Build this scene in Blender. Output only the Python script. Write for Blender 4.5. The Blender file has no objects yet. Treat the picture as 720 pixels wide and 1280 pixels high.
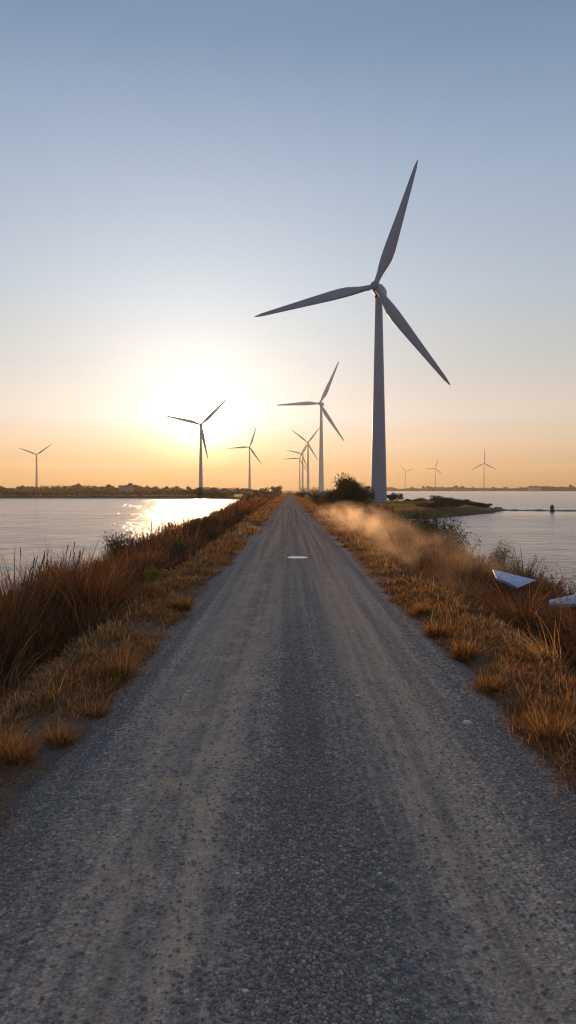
import bpy, math, random
import numpy as np
from mathutils import Vector, Matrix

rng = np.random.default_rng(11)
random.seed(11)
sc = bpy.context.scene
COL = sc.collection
R = math.radians
H = 2.2          # eye height above the road
F = 870.0        # focal length in photo pixels
WATER = -1.6
SUN_AZ, SUN_EL = R(-7.2), R(5.05)
S = Vector((math.sin(SUN_AZ)*math.cos(SUN_EL), math.cos(SUN_AZ)*math.cos(SUN_EL), math.sin(SUN_EL)))

def atx(px, Y): return (px-362)/F*Y
def m_of(pxs, Y): return pxs/F*Y

# ------------------------------------------------------------------ noise
def _hash(ix, iy, seed):
    n = (ix.astype(np.int64)*374761393 + iy.astype(np.int64)*668265263 + seed*974634777) & 0xffffffff
    n = ((n ^ (n >> 13))*1274126177) & 0xffffffff
    n = (n ^ (n >> 16)) & 0xffffffff
    return n/4294967295.0
def vnoise(x, y, seed=0):
    x = np.asarray(x, float); y = np.asarray(y, float)
    ix = np.floor(x); iy = np.floor(y); fx = x-ix; fy = y-iy
    fx = fx*fx*(3-2*fx); fy = fy*fy*(3-2*fy)
    a = _hash(ix, iy, seed); b = _hash(ix+1, iy, seed); c = _hash(ix, iy+1, seed); d = _hash(ix+1, iy+1, seed)
    return (a*(1-fx)+b*fx)*(1-fy)+(c*(1-fx)+d*fx)*fy
def fbm(x, y, seed=0, o=4):
    s = 0; a = .5; t = 0
    for i in range(o):
        s = s+a*vnoise(x*2**i, y*2**i, seed+i*17); t += a; a *= .5
    return s/t - .5
def sstep(a, b, x):
    t = np.clip((x-a)/(b-a), 0, 1); return t*t*(3-2*t)

# ------------------------------------------------------------------ helpers
def tag(o, label=None, cat=None, group=None, kind=None):
    if label: o['label'] = label
    if cat: o['category'] = cat
    if group: o['group'] = group
    if kind: o['kind'] = kind
    return o
def empty(name, loc, rz=0, label=None, cat=None, group=None):
    o = bpy.data.objects.new(name, None); COL.objects.link(o)
    o.location = loc; o.rotation_euler = (0, 0, rz); o.empty_display_size = .3
    return tag(o, label, cat, group)
def mesh(name, V, faces, mat, parent=None, smooth=False, attrs=None, n=None):
    """V (N,3); faces: (M,k) array or list of such arrays"""
    V = np.asarray(V, np.float32)
    if not isinstance(faces, list): faces = [faces]
    faces = [np.asarray(f, np.int32) for f in faces if len(f)]
    me = bpy.data.meshes.new(name)
    me.vertices.add(len(V)); me.vertices.foreach_set('co', V.ravel())
    loops = np.concatenate([f.ravel() for f in faces])
    tot = np.concatenate([np.full(len(f), f.shape[1], np.int32) for f in faces])
    start = np.concatenate([[0], np.cumsum(tot)[:-1]]).astype(np.int32)
    me.loops.add(len(loops)); me.loops.foreach_set('vertex_index', loops)
    me.polygons.add(len(tot)); me.polygons.foreach_set('loop_start', start)
    try: me.polygons.foreach_set('loop_total', tot)
    except Exception: pass
    me.polygons.foreach_set('use_smooth', np.full(len(tot), bool(smooth)))
    for k, a in (attrs or {}).items():
        at = me.attributes.new(k, 'FLOAT', 'POINT'); at.data.foreach_set('value', np.asarray(a, np.float32))
    me.update(calc_edges=True); me.validate()
    me.materials.append(mat)
    o = bpy.data.objects.new(name, me); COL.objects.link(o)
    if parent: o.parent = parent
    return o
class MB:
    """collects shapes, then links them as one mesh"""
    def __init__(s): s.v = []; s.q = {3: [], 4: []}; s.n = 0
    def add(s, V, Fq):
        V = np.asarray(V, float); Fq = np.asarray(Fq, int); s.v.append(V); s.q[Fq.shape[1]].append(Fq+s.n); s.n += len(V); return s
    def ring(s, rings, close0=True, close1=True):
        rings = np.asarray(rings, float); m, k, _ = rings.shape; base = s.n
        V = rings.reshape(-1, 3); f = []
        for i in range(m-1):
            for j in range(k): f.append((i*k+j, i*k+(j+1) % k, (i+1)*k+(j+1) % k, (i+1)*k+j))
        s.add(V, f)
        for cl, i in ((close0, 0), (close1, m-1)):
            if cl:
                c = rings[i].mean(0); idx = np.arange(k)
                Vc = np.vstack([rings[i], c]); f3 = [((j+1) % k, j, k) if i == 0 else (j, (j+1) % k, k) for j in range(k)]
                s.add(Vc, f3)
        return s
    def lathe(s, prof, k=32, c=(0, 0, 0), axis='z', close=True):
        a = np.arange(k)*2*math.pi/k; rs = []
        for r, z in prof:
            P = np.stack([r*np.cos(a), r*np.sin(a), np.full(k, z)], 1)
            if axis == 'y': P = P[:, [0, 2, 1]]*[1, 1, -1]
            rs.append(P+np.array(c))
        return s.ring(rs, close, close)
    def tube(s, pts, rad, k=6):
        pts = np.asarray(pts, float); rad = np.broadcast_to(rad, (len(pts),)); rs = []
        for i, p in enumerate(pts):
            t = pts[min(i+1, len(pts)-1)]-pts[max(i-1, 0)]; t /= np.linalg.norm(t)+1e-9
            u = np.cross(t, (0, 0, 1.) if abs(t[2]) < .9 else (1., 0, 0)); u /= np.linalg.norm(u); w = np.cross(t, u)
            a = np.arange(k)*2*math.pi/k
            rs.append(p+rad[i]*(np.outer(np.cos(a), u)+np.outer(np.sin(a), w)))
        return s.ring(rs)
    def box(s, c, d, rot=None, bev=0.0):
        # bevelled box as rings
        x, y, z = np.array(d)/2.; b = min(bev, x*.9, y*.9, z*.9)
        def r(zz, i): return [(-x+i, -y+b+i*.0, zz), (-x+b+i*0, -y+i, zz), (x-b, -y+i, zz), (x-i, -y+b, zz), (x-i, y-b, zz), (x-b, y-i, zz), (-x+b, y-i, zz), (-x+i, y-b, zz)]
        if b > 0: rings = [r(-z, b*.8), r(-z+b, 0), r(z-b, 0), r(z, b*.8)]
        else: rings = [[(-x, -y, zz), (x, -y, zz), (x, y, zz), (-x, y, zz)] for zz in (-z, z)]
        rings = np.array(rings, float)
        if rot is not None: rings = rings @ np.array(rot).T
        return s.ring(rings+np.array(c, float))
    def build(s, name, mat, parent=None, smooth=False):
        return mesh(name, np.vstack(s.v), [np.vstack(s.q[k]) for k in s.q if s.q[k]], mat, parent, smooth)

# ------------------------------------------------------------------ materials
def newmat(name):
    m = bpy.data.materials.new(name); m.use_nodes = True; nt = m.node_tree; nt.nodes.clear()
    out = nt.nodes.new('ShaderNodeOutputMaterial'); return m, nt, out
class NT:
    def __init__(s, nt): s.nt = nt
    def n(s, t, **k):
        nd = s.nt.nodes.new(t)
        for a, b in k.items():
            if a.startswith('i_'):
                key = a[2:].replace('_', ' ')
                nd.inputs[int(key) if key.isdigit() else key].default_value = b
            else: setattr(nd, a, b)
        return nd
    def l(s, a, b): s.nt.links.new(a, b)
    def math(s, op, a, b=None, c=None, clamp=False):
        nd = s.nt.nodes.new('ShaderNodeMath'); nd.operation = op; nd.use_clamp = clamp
        for i, v in enumerate((a, b, c)):
            if v is None: continue
            if isinstance(v, (int, float)): nd.inputs[i].default_value = v
            else: s.l(v, nd.inputs[i])
        return nd.outputs[0]
    def mix(s, fac, a, b, mode='MIX'):
        nd = s.nt.nodes.new('ShaderNodeMix'); nd.data_type = 'RGBA'; nd.blend_type = mode
        for v, i in ((fac, 0), (a, 6), (b, 7)):
            if isinstance(v, (int, float)): nd.inputs[i].default_value = v
            elif isinstance(v, tuple): nd.inputs[i].default_value = (*v[:3], 1)
            else: s.l(v, nd.inputs[i])
        return nd.outputs[2]
    def ramp(s, fac, stops):
        nd = s.nt.nodes.new('ShaderNodeValToRGB'); cr = nd.color_ramp
        while len(cr.elements) < len(stops): cr.elements.new(.5)
        for e, (p, c) in zip(cr.elements, stops): e.position = p; e.color = (*c, 1) if len(c) == 3 else c
        s.l(fac, nd.inputs[0]); return nd.outputs[0]
    def noise(s, vec, scale, detail=4, rough=.55, **k):
        nd = s.nt.nodes.new('ShaderNodeTexNoise'); nd.inputs['Scale'].default_value = scale
        nd.inputs['Detail'].default_value = detail; nd.inputs['Roughness'].default_value = rough
        if vec is not None: s.l(vec, nd.inputs['Vector'])
        return nd.outputs['Fac']
    def maprange(s, v, a, b, c=0., d=1.):
        nd = s.nt.nodes.new('ShaderNodeMapRange'); nd.inputs[1].default_value = a; nd.inputs[2].default_value = b
        nd.inputs[3].default_value = c; nd.inputs[4].default_value = d; s.l(v, nd.inputs[0]); return nd.outputs[0]

def blade_mat(name, stops, trans=.45, spec=.03, tip=(1.25, 1.15, 1.0)):
    m, nt, out = newmat(name); N = NT(nt)
    a = N.n('ShaderNodeAttribute', attribute_name='rnd'); t = N.n('ShaderNodeAttribute', attribute_name='tt')
    col = N.ramp(a.outputs['Fac'], stops)
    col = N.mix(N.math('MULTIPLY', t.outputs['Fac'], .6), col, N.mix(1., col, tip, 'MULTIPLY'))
    d = N.n('ShaderNodeBsdfDiffuse'); tr = N.n('ShaderNodeBsdfTranslucent'); g = N.n('ShaderNodeBsdfGlossy'); g.inputs['Roughness'].default_value = .5
    N.l(col, d.inputs[0]); N.l(N.mix(1., col, (1.15, .95, .6), 'MULTIPLY'), tr.inputs[0])
    mx = N.n('ShaderNodeMixShader'); mx.inputs[0].default_value = trans; N.l(d.outputs[0], mx.inputs[1]); N.l(tr.outputs[0], mx.inputs[2])
    m2 = N.n('ShaderNodeMixShader'); m2.inputs[0].default_value = spec; N.l(mx.outputs[0], m2.inputs[1]); N.l(g.outputs[0], m2.inputs[2])
    N.l(m2.outputs[0], out.inputs[0]); return m
def simple(name, col, rough=.6, var=.15, scale=3., metal=0., bump=0., bscale=20.):
    m, nt, out = newmat(name); N = NT(nt); b = N.n('ShaderNodeBsdfPrincipled'); tc = N.n('ShaderNodeTexCoord')
    f = N.noise(tc.outputs['Object'], scale, 5)
    c = N.mix(N.maprange(f, .3, .7), tuple(x*(1-var) for x in col), tuple(min(1, x*(1+var)) for x in col))
    N.l(c, b.inputs['Base Color']); b.inputs['Roughness'].default_value = rough; b.inputs['Metallic'].default_value = metal
    if bump:
        bp = N.n('ShaderNodeBump'); bp.inputs['Strength'].default_value = bump; bp.inputs['Distance'].default_value = .02
        N.l(N.noise(tc.outputs['Object'], bscale, 4), bp.inputs['Height']); N.l(bp.outputs[0], b.inputs['Normal'])
    N.l(b.outputs[0], out.inputs[0]); return m

M = {}
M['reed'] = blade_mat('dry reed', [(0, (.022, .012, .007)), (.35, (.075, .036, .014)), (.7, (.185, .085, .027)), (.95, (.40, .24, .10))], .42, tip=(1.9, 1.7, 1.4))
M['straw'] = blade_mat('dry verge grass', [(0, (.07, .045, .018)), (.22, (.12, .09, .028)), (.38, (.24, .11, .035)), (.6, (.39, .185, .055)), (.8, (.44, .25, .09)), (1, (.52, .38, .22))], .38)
M['darkreed'] = blade_mat('dark reed', [(0, (.02, .018, .01)), (1, (.07, .05, .02))], .25)
M['plume'] = blade_mat('feathery plume', [(0, (.32, .2, .08)), (1, (.6, .42, .2))], .55)
M['leaf_dark'] = blade_mat('dark leaf', [(0, (.014, .018, .007)), (.6, (.035, .04, .014)), (1, (.08, .07, .022))], .3, .05)
M['leaf_brown'] = blade_mat('brown leaf', [(0, (.03, .022, .01)), (.6, (.085, .055, .02)), (1, (.16, .10, .035))], .35, .04)
M['leaf_olive'] = blade_mat('olive leaf', [(0, (.03, .034, .01)), (.6, (.075, .07, .02)), (1, (.13, .11, .03))], .35, .04)
M['leaf_yellow'] = blade_mat('yellow green leaf', [(0, (.09, .10, .015)), (.6, (.20, .19, .03)), (1, (.34, .30, .05))], .4, .04)
M['bark'] = simple('bark', (.09, .06, .04), .9, .3, 6, bump=.6)
M['white'] = simple('turbine paint', (.20, .24, .32), .5, .05, .12)  # white paint darkened: the nearest turbine's bluish shade is in the colour
M['white_glare'] = simple('glare-lit turbine paint', (.70, .64, .57), .55, .05, .12)  # same white paint, paler and warm: glare on far turbines put into colour
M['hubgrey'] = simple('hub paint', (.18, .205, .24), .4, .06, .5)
M['concrete'] = simple('concrete', (.30, .28, .26), .85, .2, 2, bump=.3)
M['dark'] = simple('dark steel', (.04, .04, .045), .6, .2, 5)
M['sheet'] = simple('pale sheet', (.34, .47, .68), .6, .34, 5, bump=.5, bscale=14)
M['disc'] = simple('pale worn disc', (.86, .78, .68), .55, .12, 14, bump=.2)
M['rock'] = simple('rock', (.19, .17, .16), .9, .35, 1.6, bump=.8, bscale=5)
M['palerock'] = simple('pale rock', (.55, .50, .48), .8, .2, 3, bump=.5, bscale=8)
M['wall'] = simple('whitewashed wall', (.34, .30, .27), .8, .1, 1)
M['roof'] = simple('roof', (.25, .13, .09), .8, .2, 2)
M['glass'] = simple('dark window', (.03, .035, .04), .15, .1, 2)

# ground
def ground_mat():
    m, nt, out = newmat('ground earth'); N = NT(nt); tc = N.n('ShaderNodeTexCoord'); P = tc.outputs['Object']
    b = N.n('ShaderNodeBsdfPrincipled'); b.inputs['Roughness'].default_value = .95; b.inputs['Specular IOR Level'].default_value = .1
    n1 = N.noise(P, 1.3, 6, .65); n2 = N.noise(P, 9, 5, .6); n3 = N.noise(P, .06, 4); n4 = N.noise(P, 60, 3)
    earth = N.mix(N.maprange(n2, .35, .65), (.06, .05, .042), (.125, .105, .088))
    straw = N.mix(N.maprange(n4, .35, .65), (.10, .06, .03), (.19, .12, .06))
    c = N.mix(N.maprange(n1, .42, .58), earth, straw)
    green = N.mix(N.maprange(n2, .35, .65), (.075, .06, .02), (.14, .11, .035))
    sx = N.n('ShaderNodeSeparateXYZ'); N.l(P, sx.inputs[0])
    far = N.maprange(sx.outputs[1], 60, 110)
    c = N.mix(N.math('MULTIPLY', far, N.maprange(n3, .35, .6, .3, .95)), c, green)
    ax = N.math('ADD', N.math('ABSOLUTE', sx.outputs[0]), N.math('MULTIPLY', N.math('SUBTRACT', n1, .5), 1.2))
    hollow_shade = N.math('MULTIPLY', N.math('MULTIPLY', N.maprange(ax, 3.1, 3.7), N.maprange(ax, 9.5, 8.5)), N.maprange(sx.outputs[1], 75, 55))
    c = N.mix(hollow_shade, c, N.mix(n2, (.022, .016, .012), (.05, .036, .024)))  # shade of the hollow below the verges, painted as darker ground
    grit = N.math('MULTIPLY', N.maprange(ax, 2.75, 2.3), N.maprange(n4, .3, .6, .5, 1))
    c = N.mix(N.math('MULTIPLY', grit, .7), c, N.mix(n4, (.11, .10, .095), (.26, .235, .215)))
    N.l(c, b.inputs['Base Color'])
    bp = N.n('ShaderNodeBump'); bp.inputs['Strength'].default_value = .8; bp.inputs['Distance'].default_value = .04
    N.l(N.math('ADD', n2, N.math('MULTIPLY', n4, .5)), bp.inputs['Height']); N.l(bp.outputs[0], b.inputs['Normal'])
    N.l(b.outputs[0], out.inputs[0]); return m
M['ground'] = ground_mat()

def road_mat():
    m, nt, out = newmat('gravel road'); N = NT(nt); tc = N.n('ShaderNodeTexCoord'); P = tc.outputs['Object']
    b = N.n('ShaderNodeBsdfPrincipled'); b.inputs['Specular IOR Level'].default_value = 0.
    sx = N.n('ShaderNodeSeparateXYZ'); N.l(P, sx.inputs[0]); X = sx.outputs[0]
    wob = N.math('MULTIPLY', N.math('SUBTRACT', N.noise(P, .22, 2), .5), .5)
    Xw = N.math('ADD', X, wob)
    st = N.n('ShaderNodeMapping'); st.inputs['Scale'].default_value = (1, .07, 1); N.l(P, st.inputs[0])
    streak = N.noise(st.outputs[0], 5.5, 5, .6)         # long tyre streaks
    st2 = N.n('ShaderNodeMapping'); st2.inputs['Scale'].default_value = (1, .7, 1); N.l(P, st2.inputs[0])
    patch = N.noise(st2.outputs[0], 2.4, 7, .66)
    fine = N.noise(P, 42, 4, .7)
    vo = N.n('ShaderNodeTexVoronoi'); vo.inputs['Scale'].default_value = 62; N.l(P, vo.inputs['Vector'])
    vo2 = N.n('ShaderNodeTexVoronoi'); vo2.inputs['Scale'].default_value = 30; N.l(P, vo2.inputs['Vector'])
    def band(c, w):   # soft band round |x-c|
        d = N.math('ABSOLUTE', N.math('SUBTRACT', Xw, c)); return N.maprange(d, w, w*.25, 0, 1)
    tracks = N.math('MAXIMUM', band(-.72, .62), band(1.0, .5))
    sep = N.n('ShaderNodeSeparateColor'); N.l(vo.outputs['Color'], sep.inputs[0])
    sep2 = N.n('ShaderNodeSeparateColor'); N.l(vo2.outputs['Color'], sep2.inputs[0])
    stone = N.ramp(N.math('ADD', N.math('MULTIPLY', sep.outputs[0], .65), N.math('MULTIPLY', sep2.outputs[0], .35)),
                   [(0, (.10, .091, .086)), (.45, (.18, .163, .155)), (.8, (.25, .228, .216)), (1, (.38, .34, .31))])
    dust = N.mix(N.maprange(fine, .3, .7), (.21, .165, .135), (.29, .23, .185))
    brown = N.mix(N.maprange(fine, .3, .7), (.31, .225, .17), (.40, .30, .23))
    f = N.math('MULTIPLY', tracks, N.maprange(N.math('ADD', N.math('MULTIPLY', streak, .6), N.math('MULTIPLY', fine, .4)), .40, .62))
    sy = N.maprange(sx.outputs[1], 8, 40, .0, .3)
    f = N.math('MAXIMUM', N.math('MULTIPLY', f, .8), N.math('MULTIPLY', sy, N.maprange(streak, .4, .6, .3, 1)))
    c = N.mix(f, stone, dust)
    st3 = N.n('ShaderNodeMapping'); st3.inputs['Scale'].default_value = (1, .012, 1); N.l(P, st3.inputs[0])
    lines = N.noise(st3.outputs[0], 4.2, 4, .6)
    c = N.mix(N.math('MULTIPLY', N.maprange(lines, .46, .64), .5), c, N.mix(1., c, (1.75, 1.6, 1.45), 'MULTIPLY'))
    c = N.mix(N.math('MULTIPLY', N.maprange(lines, .52, .36), .4), c, N.mix(1., c, (.6, .6, .64), 'MULTIPLY'))
    pf = N.math('MULTIPLY', N.maprange(patch, .50, .60), N.math('ADD', N.math('MULTIPLY', band(-.75, .85), 1.), N.math('MULTIPLY', band(1.0, .5), .45)))
    c = N.mix(N.math('MULTIPLY', pf, N.maprange(fine, .3, .6)), c, brown)
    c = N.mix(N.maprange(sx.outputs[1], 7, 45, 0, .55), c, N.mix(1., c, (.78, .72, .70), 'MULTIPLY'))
    c = N.mix(1., c, (1.38, 1.36, 1.28), 'MULTIPLY')
    N.l(c, b.inputs['Base Color'])
    rg = N.maprange(sep.outputs[1], 0, 1, .75, 1.); N.l(rg, b.inputs['Roughness'])
    dd = N.math('SUBTRACT', 1., vo.outputs['Distance']); d2 = N.math('SUBTRACT', 1., vo2.outputs['Distance'])
    h = N.math('ADD', N.math('MULTIPLY', dd, .5), N.math('MULTIPLY', d2, .7))
    h = N.math('MULTIPLY', h, N.maprange(tracks, 0, 1, 1., .45))
    h = N.math('MULTIPLY', N.math('ADD', h, N.math('MULTIPLY', streak, 1.0)), N.maprange(sx.outputs[1], 5, 22, 1, .12))
    bp = N.n('ShaderNodeBump'); bp.inputs['Strength'].default_value = .9; bp.inputs['Distance'].default_value = .012
    N.l(h, bp.inputs['Height']); N.l(bp.outputs[0], b.inputs['Normal'])
    N.l(b.outputs[0], out.inputs[0]); return m
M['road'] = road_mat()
def gravel_mat():
    m, nt, out = newmat('gravel stone'); N = NT(nt); b = N.n('ShaderNodeBsdfPrincipled')
    a = N.n('ShaderNodeAttribute', attribute_name='rnd'); tc = N.n('ShaderNodeTexCoord')
    c = N.ramp(a.outputs['Fac'], [(0, (.12, .108, .102)), (.5, (.19, .172, .164)), (.85, (.28, .255, .24)), (.97, (.38, .34, .31)), (1, (.5, .44, .39))])
    c = N.mix(N.math('MULTIPLY', N.noise(tc.outputs['Object'], 150, 3), .5), c, (.12, .105, .095)); c = N.mix(1., c, (1.22, 1.16, 1.12), 'MULTIPLY')
    N.l(c, b.inputs['Base Color']); b.inputs['Roughness'].default_value = .9; b.inputs['Specular IOR Level'].default_value = .25
    N.l(b.outputs[0], out.inputs[0]); return m
M['gravel'] = gravel_mat()

def water_mat():
    m, nt, out = newmat('lake water'); N = NT(nt); tc = N.n('ShaderNodeTexCoord'); P = tc.outputs['Object']
    b = N.n('ShaderNodeBsdfPrincipled'); b.inputs['Base Color'].default_value = (.34, .365, .38, 1)
    b.inputs['Roughness'].default_value = .16; b.inputs['IOR'].default_value = 1.9
    mp = N.n('ShaderNodeMapping'); mp.inputs['Scale'].default_value = (.6, 1, 1); mp.inputs['Rotation'].default_value = (0, 0, 0); N.l(P, mp.inputs[0])
    w1 = N.noise(mp.outputs[0], .45, 6, .62); w2 = N.noise(mp.outputs[0], 2.6, 4, .6); w3 = N.noise(P, .035, 4, .6)
    mp0 = N.n('ShaderNodeMapping'); mp0.inputs['Scale'].default_value = (.5, 1, 1); mp0.inputs['Rotation'].default_value = (0, 0, -.05); N.l(P, mp0.inputs[0])
    w0 = N.noise(mp0.outputs[0], .14, 4, .62)
    h = N.math('ADD', N.math('ADD', N.math('MULTIPLY', w1, 1.35), N.math('MULTIPLY', w2, .4)), N.math('MULTIPLY', w0, 2.6))
    sx = N.n('ShaderNodeSeparateXYZ'); N.l(P, sx.inputs[0])
    # sheltered calm water just in front of the breakwater
    cm = N.math('MULTIPLY', N.maprange(sx.outputs[0], 30, 36), N.math('MULTIPLY', N.maprange(sx.outputs[1], 96, 112), N.maprange(sx.outputs[1], 134, 126)))
    calm = N.math('SUBTRACT', 1., N.math('MULTIPLY', cm, .93))
    h = N.math('MULTIPLY', h, N.math('MULTIPLY', calm, N.maprange(w3, .3, .7, .45, 1.2)))
    bp = N.n('ShaderNodeBump'); bp.inputs['Strength'].default_value = 1.; bp.inputs['Distance'].default_value = .66
    N.l(h, bp.inputs['Height']); N.l(bp.outputs[0], b.inputs['Normal'])
    N.l(b.outputs[0], out.inputs[0]); return m
M['water'] = water_mat()

# ------------------------------------------------------------------ terrain
LAND = np.array([(-7.8, -60), (-7.8, 0), (-8, 30), (-8.3, 60), (-10, 120), (-14, 200), (-19, 262), (-22, 282), (-34, 297), (-60, 303), (-150, 308), (-400, 315), (-1000, 320), (-3000, 300), (-9000, 200),
                 (-9000, 9500), (9000, 9500), (9000, 1750), (1500, 1680), (700, 1640), (420, 1650), (230, 1700), (110, 1600), (60, 1300), (36, 900), (29, 500), (26, 300), (25, 215),
                 (27, 190), (34, 168), (38, 148), (40, 134), (38.5, 126), (33, 112), (24, 98), (17, 88), (13.5, 76), (11, 60), (9.6, 45), (8.6, 30), (8, 0), (8, -60)], float)
def sdf(x, y):
    x = np.asarray(x, float); y = np.asarray(y, float)
    shp = x.shape; x = x.ravel(); y = y.ravel()
    d = np.full(x.shape, 1e18); ins = np.zeros(x.shape, bool); n = len(LAND)
    for i in range(n):
        ax, ay = LAND[i]; bx, by = LAND[(i+1) % n]; ex, ey = bx-ax, by-ay
        t = np.clip(((x-ax)*ex+(y-ay)*ey)/(ex*ex+ey*ey), 0, 1)
        d = np.minimum(d, (x-ax-t*ex)**2+(y-ay-t*ey)**2)
        c = (ay > y) != (by > y)
        ins ^= c & (x < (bx-ax)*(y-ay)/(by-ay+1e-12)+ax)
    d = np.sqrt(d); return np.where(ins, d, -d).reshape(shp)
RC = .12   # road centre
def hfun(x, y):
    x = np.asarray(x, float); y = np.asarray(y, float)
    d = sdf(x, y) + fbm(x*.25, y*.25, 5)*1.4
    base = WATER + 1.0*sstep(0, 5, d) + .5*sstep(4, 60, d)*0 + np.where(d < 0, np.maximum(d*.35, -3), 0)
    base = base + (fbm(x*.08, y*.08, 9)*.5 + .25*sstep(0, 200, y-300))*sstep(2, 10, d)
    a = np.abs(x-RC)
    sh = 2.95 + fbm(y*.35, x*0+np.sign(x)*7, 31)*.7
    dk = -np.maximum(a-sh, 0)*1.5
    dk = dk + .02*sstep(2.0, 2.6, a) + fbm(x*2.3, y*1.6, 3)*.14*sstep(2.0, 2.7, a)
    k = .18
    z = np.maximum(base, dk) + k*np.exp(-np.abs(base-dk)/k)*.25
    # two heaps of spoil that carry the dumped sheets
    for hx0, hy0, pk in ((6.25, 19.1, -.40), (5.85, 14.5, -.24)):
        z = np.maximum(z, pk-.45*((x-hx0)**2+(y-hy0)**2/1.4)+.10*fbm(x*3, y*3, 88))
    # bed under the road sheet, with an uneven edge
    e = 2.0 + fbm(x*0+y*.8, np.sign(x-RC)*5+x*0, 77)*.5 + fbm(x*2.2, y*2.2, 78)*.5
    z = z - .09*(1-sstep(e-.12, e+.12, a))
    return z
def axis(lo, hi, core, step, g):
    out = list(np.arange(-core, core+1e-6, step)); s = step
    x = core
    while x < hi: s *= g; x += s; out.append(x)
    s = step; x = -core
    while x > lo: s *= g; x -= s; out.insert(0, x)
    return np.array(out)
gx = axis(-2600, 2600, 4.6, .09, 1.045)
gy = [-12.]; s_ = .6
while gy[-1] < 2600:
    s_ = max(.11, abs(gy[-1])*.014) if gy[-1] > 2 else .35
    gy.append(gy[-1]+s_)
gy = np.array(gy)
XX, YY = np.meshgrid(gx, gy)
ZZ = hfun(XX, YY)
def gridfaces(ny, nx):
    i = np.arange(ny-1)[:, None]*nx+np.arange(nx-1)[None]
    return np.stack([i, i+1, i+nx+1, i+nx], -1).reshape(-1, 4)
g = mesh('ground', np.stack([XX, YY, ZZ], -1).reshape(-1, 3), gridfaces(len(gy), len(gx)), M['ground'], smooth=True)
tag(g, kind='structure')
def hz(x, y):  # height at points
    return hfun(x, y)

# road sheet
rx = np.arange(-2.35, 2.3501, .05); ry = gy[(gy > -12) & (gy < 1500)]
RX, RY = np.meshgrid(rx, ry)
RZ = .012*fbm(RX*1.2, RY*.6, 41) - .018*np.exp(-((RX+.85)/.3)**2) - .018*np.exp(-((RX-.85)/.3)**2) + .012*np.exp(-(RX/.25)**2)
RZ -= .10*sstep(1.95, 2.35, np.abs(RX)) + .01
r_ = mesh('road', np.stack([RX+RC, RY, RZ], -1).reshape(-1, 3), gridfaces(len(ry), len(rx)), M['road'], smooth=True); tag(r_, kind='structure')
def roadz(x, y):
    x = x-RC
    return .012*fbm(x*1.2, y*.6, 41) - .018*np.exp(-((x+.85)/.3)**2) - .018*np.exp(-((x-.85)/.3)**2) + .012*np.exp(-(x/.25)**2) - .10*sstep(1.95, 2.35, np.abs(x)) - .01

# water sheet
w = mesh('water', [(-2750, -60, WATER), (2750, -60, WATER), (2750, 2700, WATER), (-2750, 2700, WATER)], np.array([[0, 1, 2, 3]]), M['water']); tag(w, kind='structure')

# ------------------------------------------------------------------ gravel stones
def stones(n, y0, y1, smin, smax, seed, mask):
    r = np.random.default_rng(seed)
    # density falls with distance so that it looks even from the road
    y = y0*(y1/y0)**(1-np.sqrt(1-r.random(n*3))); x = RC+r.uniform(-2.15, 2.15, n*3)
    keep = r.random(n*3) < mask(x-RC, y); x, y = x[keep][:n], y[keep][:n]; n = len(x)
    size = smin+(smax-smin)*r.random(n)**(3.2-1.6*np.exp(-((x-RC)/.4)**2))
    ph = (1+5**.5)/2
    ico = np.array([(-1, ph, 0), (1, ph, 0), (-1, -ph, 0), (1, -ph, 0), (0, -1, ph), (0, 1, ph), (0, -1, -ph), (0, 1, -ph), (ph, 0, -1), (ph, 0, 1), (-ph, 0, -1), (-ph, 0, 1)])/1.9
    fi = np.array([(0, 11, 5), (0, 5, 1), (0, 1, 7), (0, 7, 10), (0, 10, 11), (1, 5, 9), (5, 11, 4), (11, 10, 2), (10, 7, 6), (7, 1, 8), (3, 9, 4), (3, 4, 2), (3, 2, 6), (3, 6, 8), (3, 8, 9), (4, 9, 5), (2, 4, 11), (6, 2, 10), (8, 6, 7), (9, 8, 1)])
    V = ico[None]*(1+r.uniform(-.22, .22, (n, 12, 3)))
    V = V*(size[:, None, None]*.5)*np.stack([r.uniform(.8, 1.3, n), r.uniform(.7, 1.1, n), r.uniform(.45, .8, n)], 1)[:, None]
    a = r.random(n)*6.283; c, s = np.cos(a), np.sin(a)
    Vx = V[..., 0]*c[:, None]-V[..., 1]*s[:, None]; Vy = V[..., 0]*s[:, None]+V[..., 1]*c[:, None]
    V = np.stack([Vx+x[:, None], Vy+y[:, None], V[..., 2]+(roadz(x, y)+size*.08)[:, None]], -1)
    return V.reshape(-1, 3), (fi[None]+12*np.arange(n)[:, None, None]).reshape(-1, 3), np.repeat(r.random(n), 12)
def gmask(x, y):
    m = .05+.9*np.exp(-((x+.02)/.36)**2)+.9*sstep(1.45, 1.85, np.abs(x))
    return np.clip(m*(.55+1.3*(fbm(x*2, y*2, 55)+.25)), .05, 1)
Vs, Fs, As, off = [], [], [], 0
for args in ((80000, 2.3, 12, .0045, .03, 1), (40000, 3.6, 36, .007, .022, 2)):
    v, f, a_ = stones(*args, gmask); Vs.append(v); Fs.append(f+off); As.append(a_); off += len(v)
o = mesh('gravel', np.vstack(Vs), np.vstack(Fs), M['gravel'], attrs={'rnd': np.concatenate(As)}); tag(o, 'loose grey gravel stones strewn over the road', 'gravel', kind='stuff')

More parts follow.
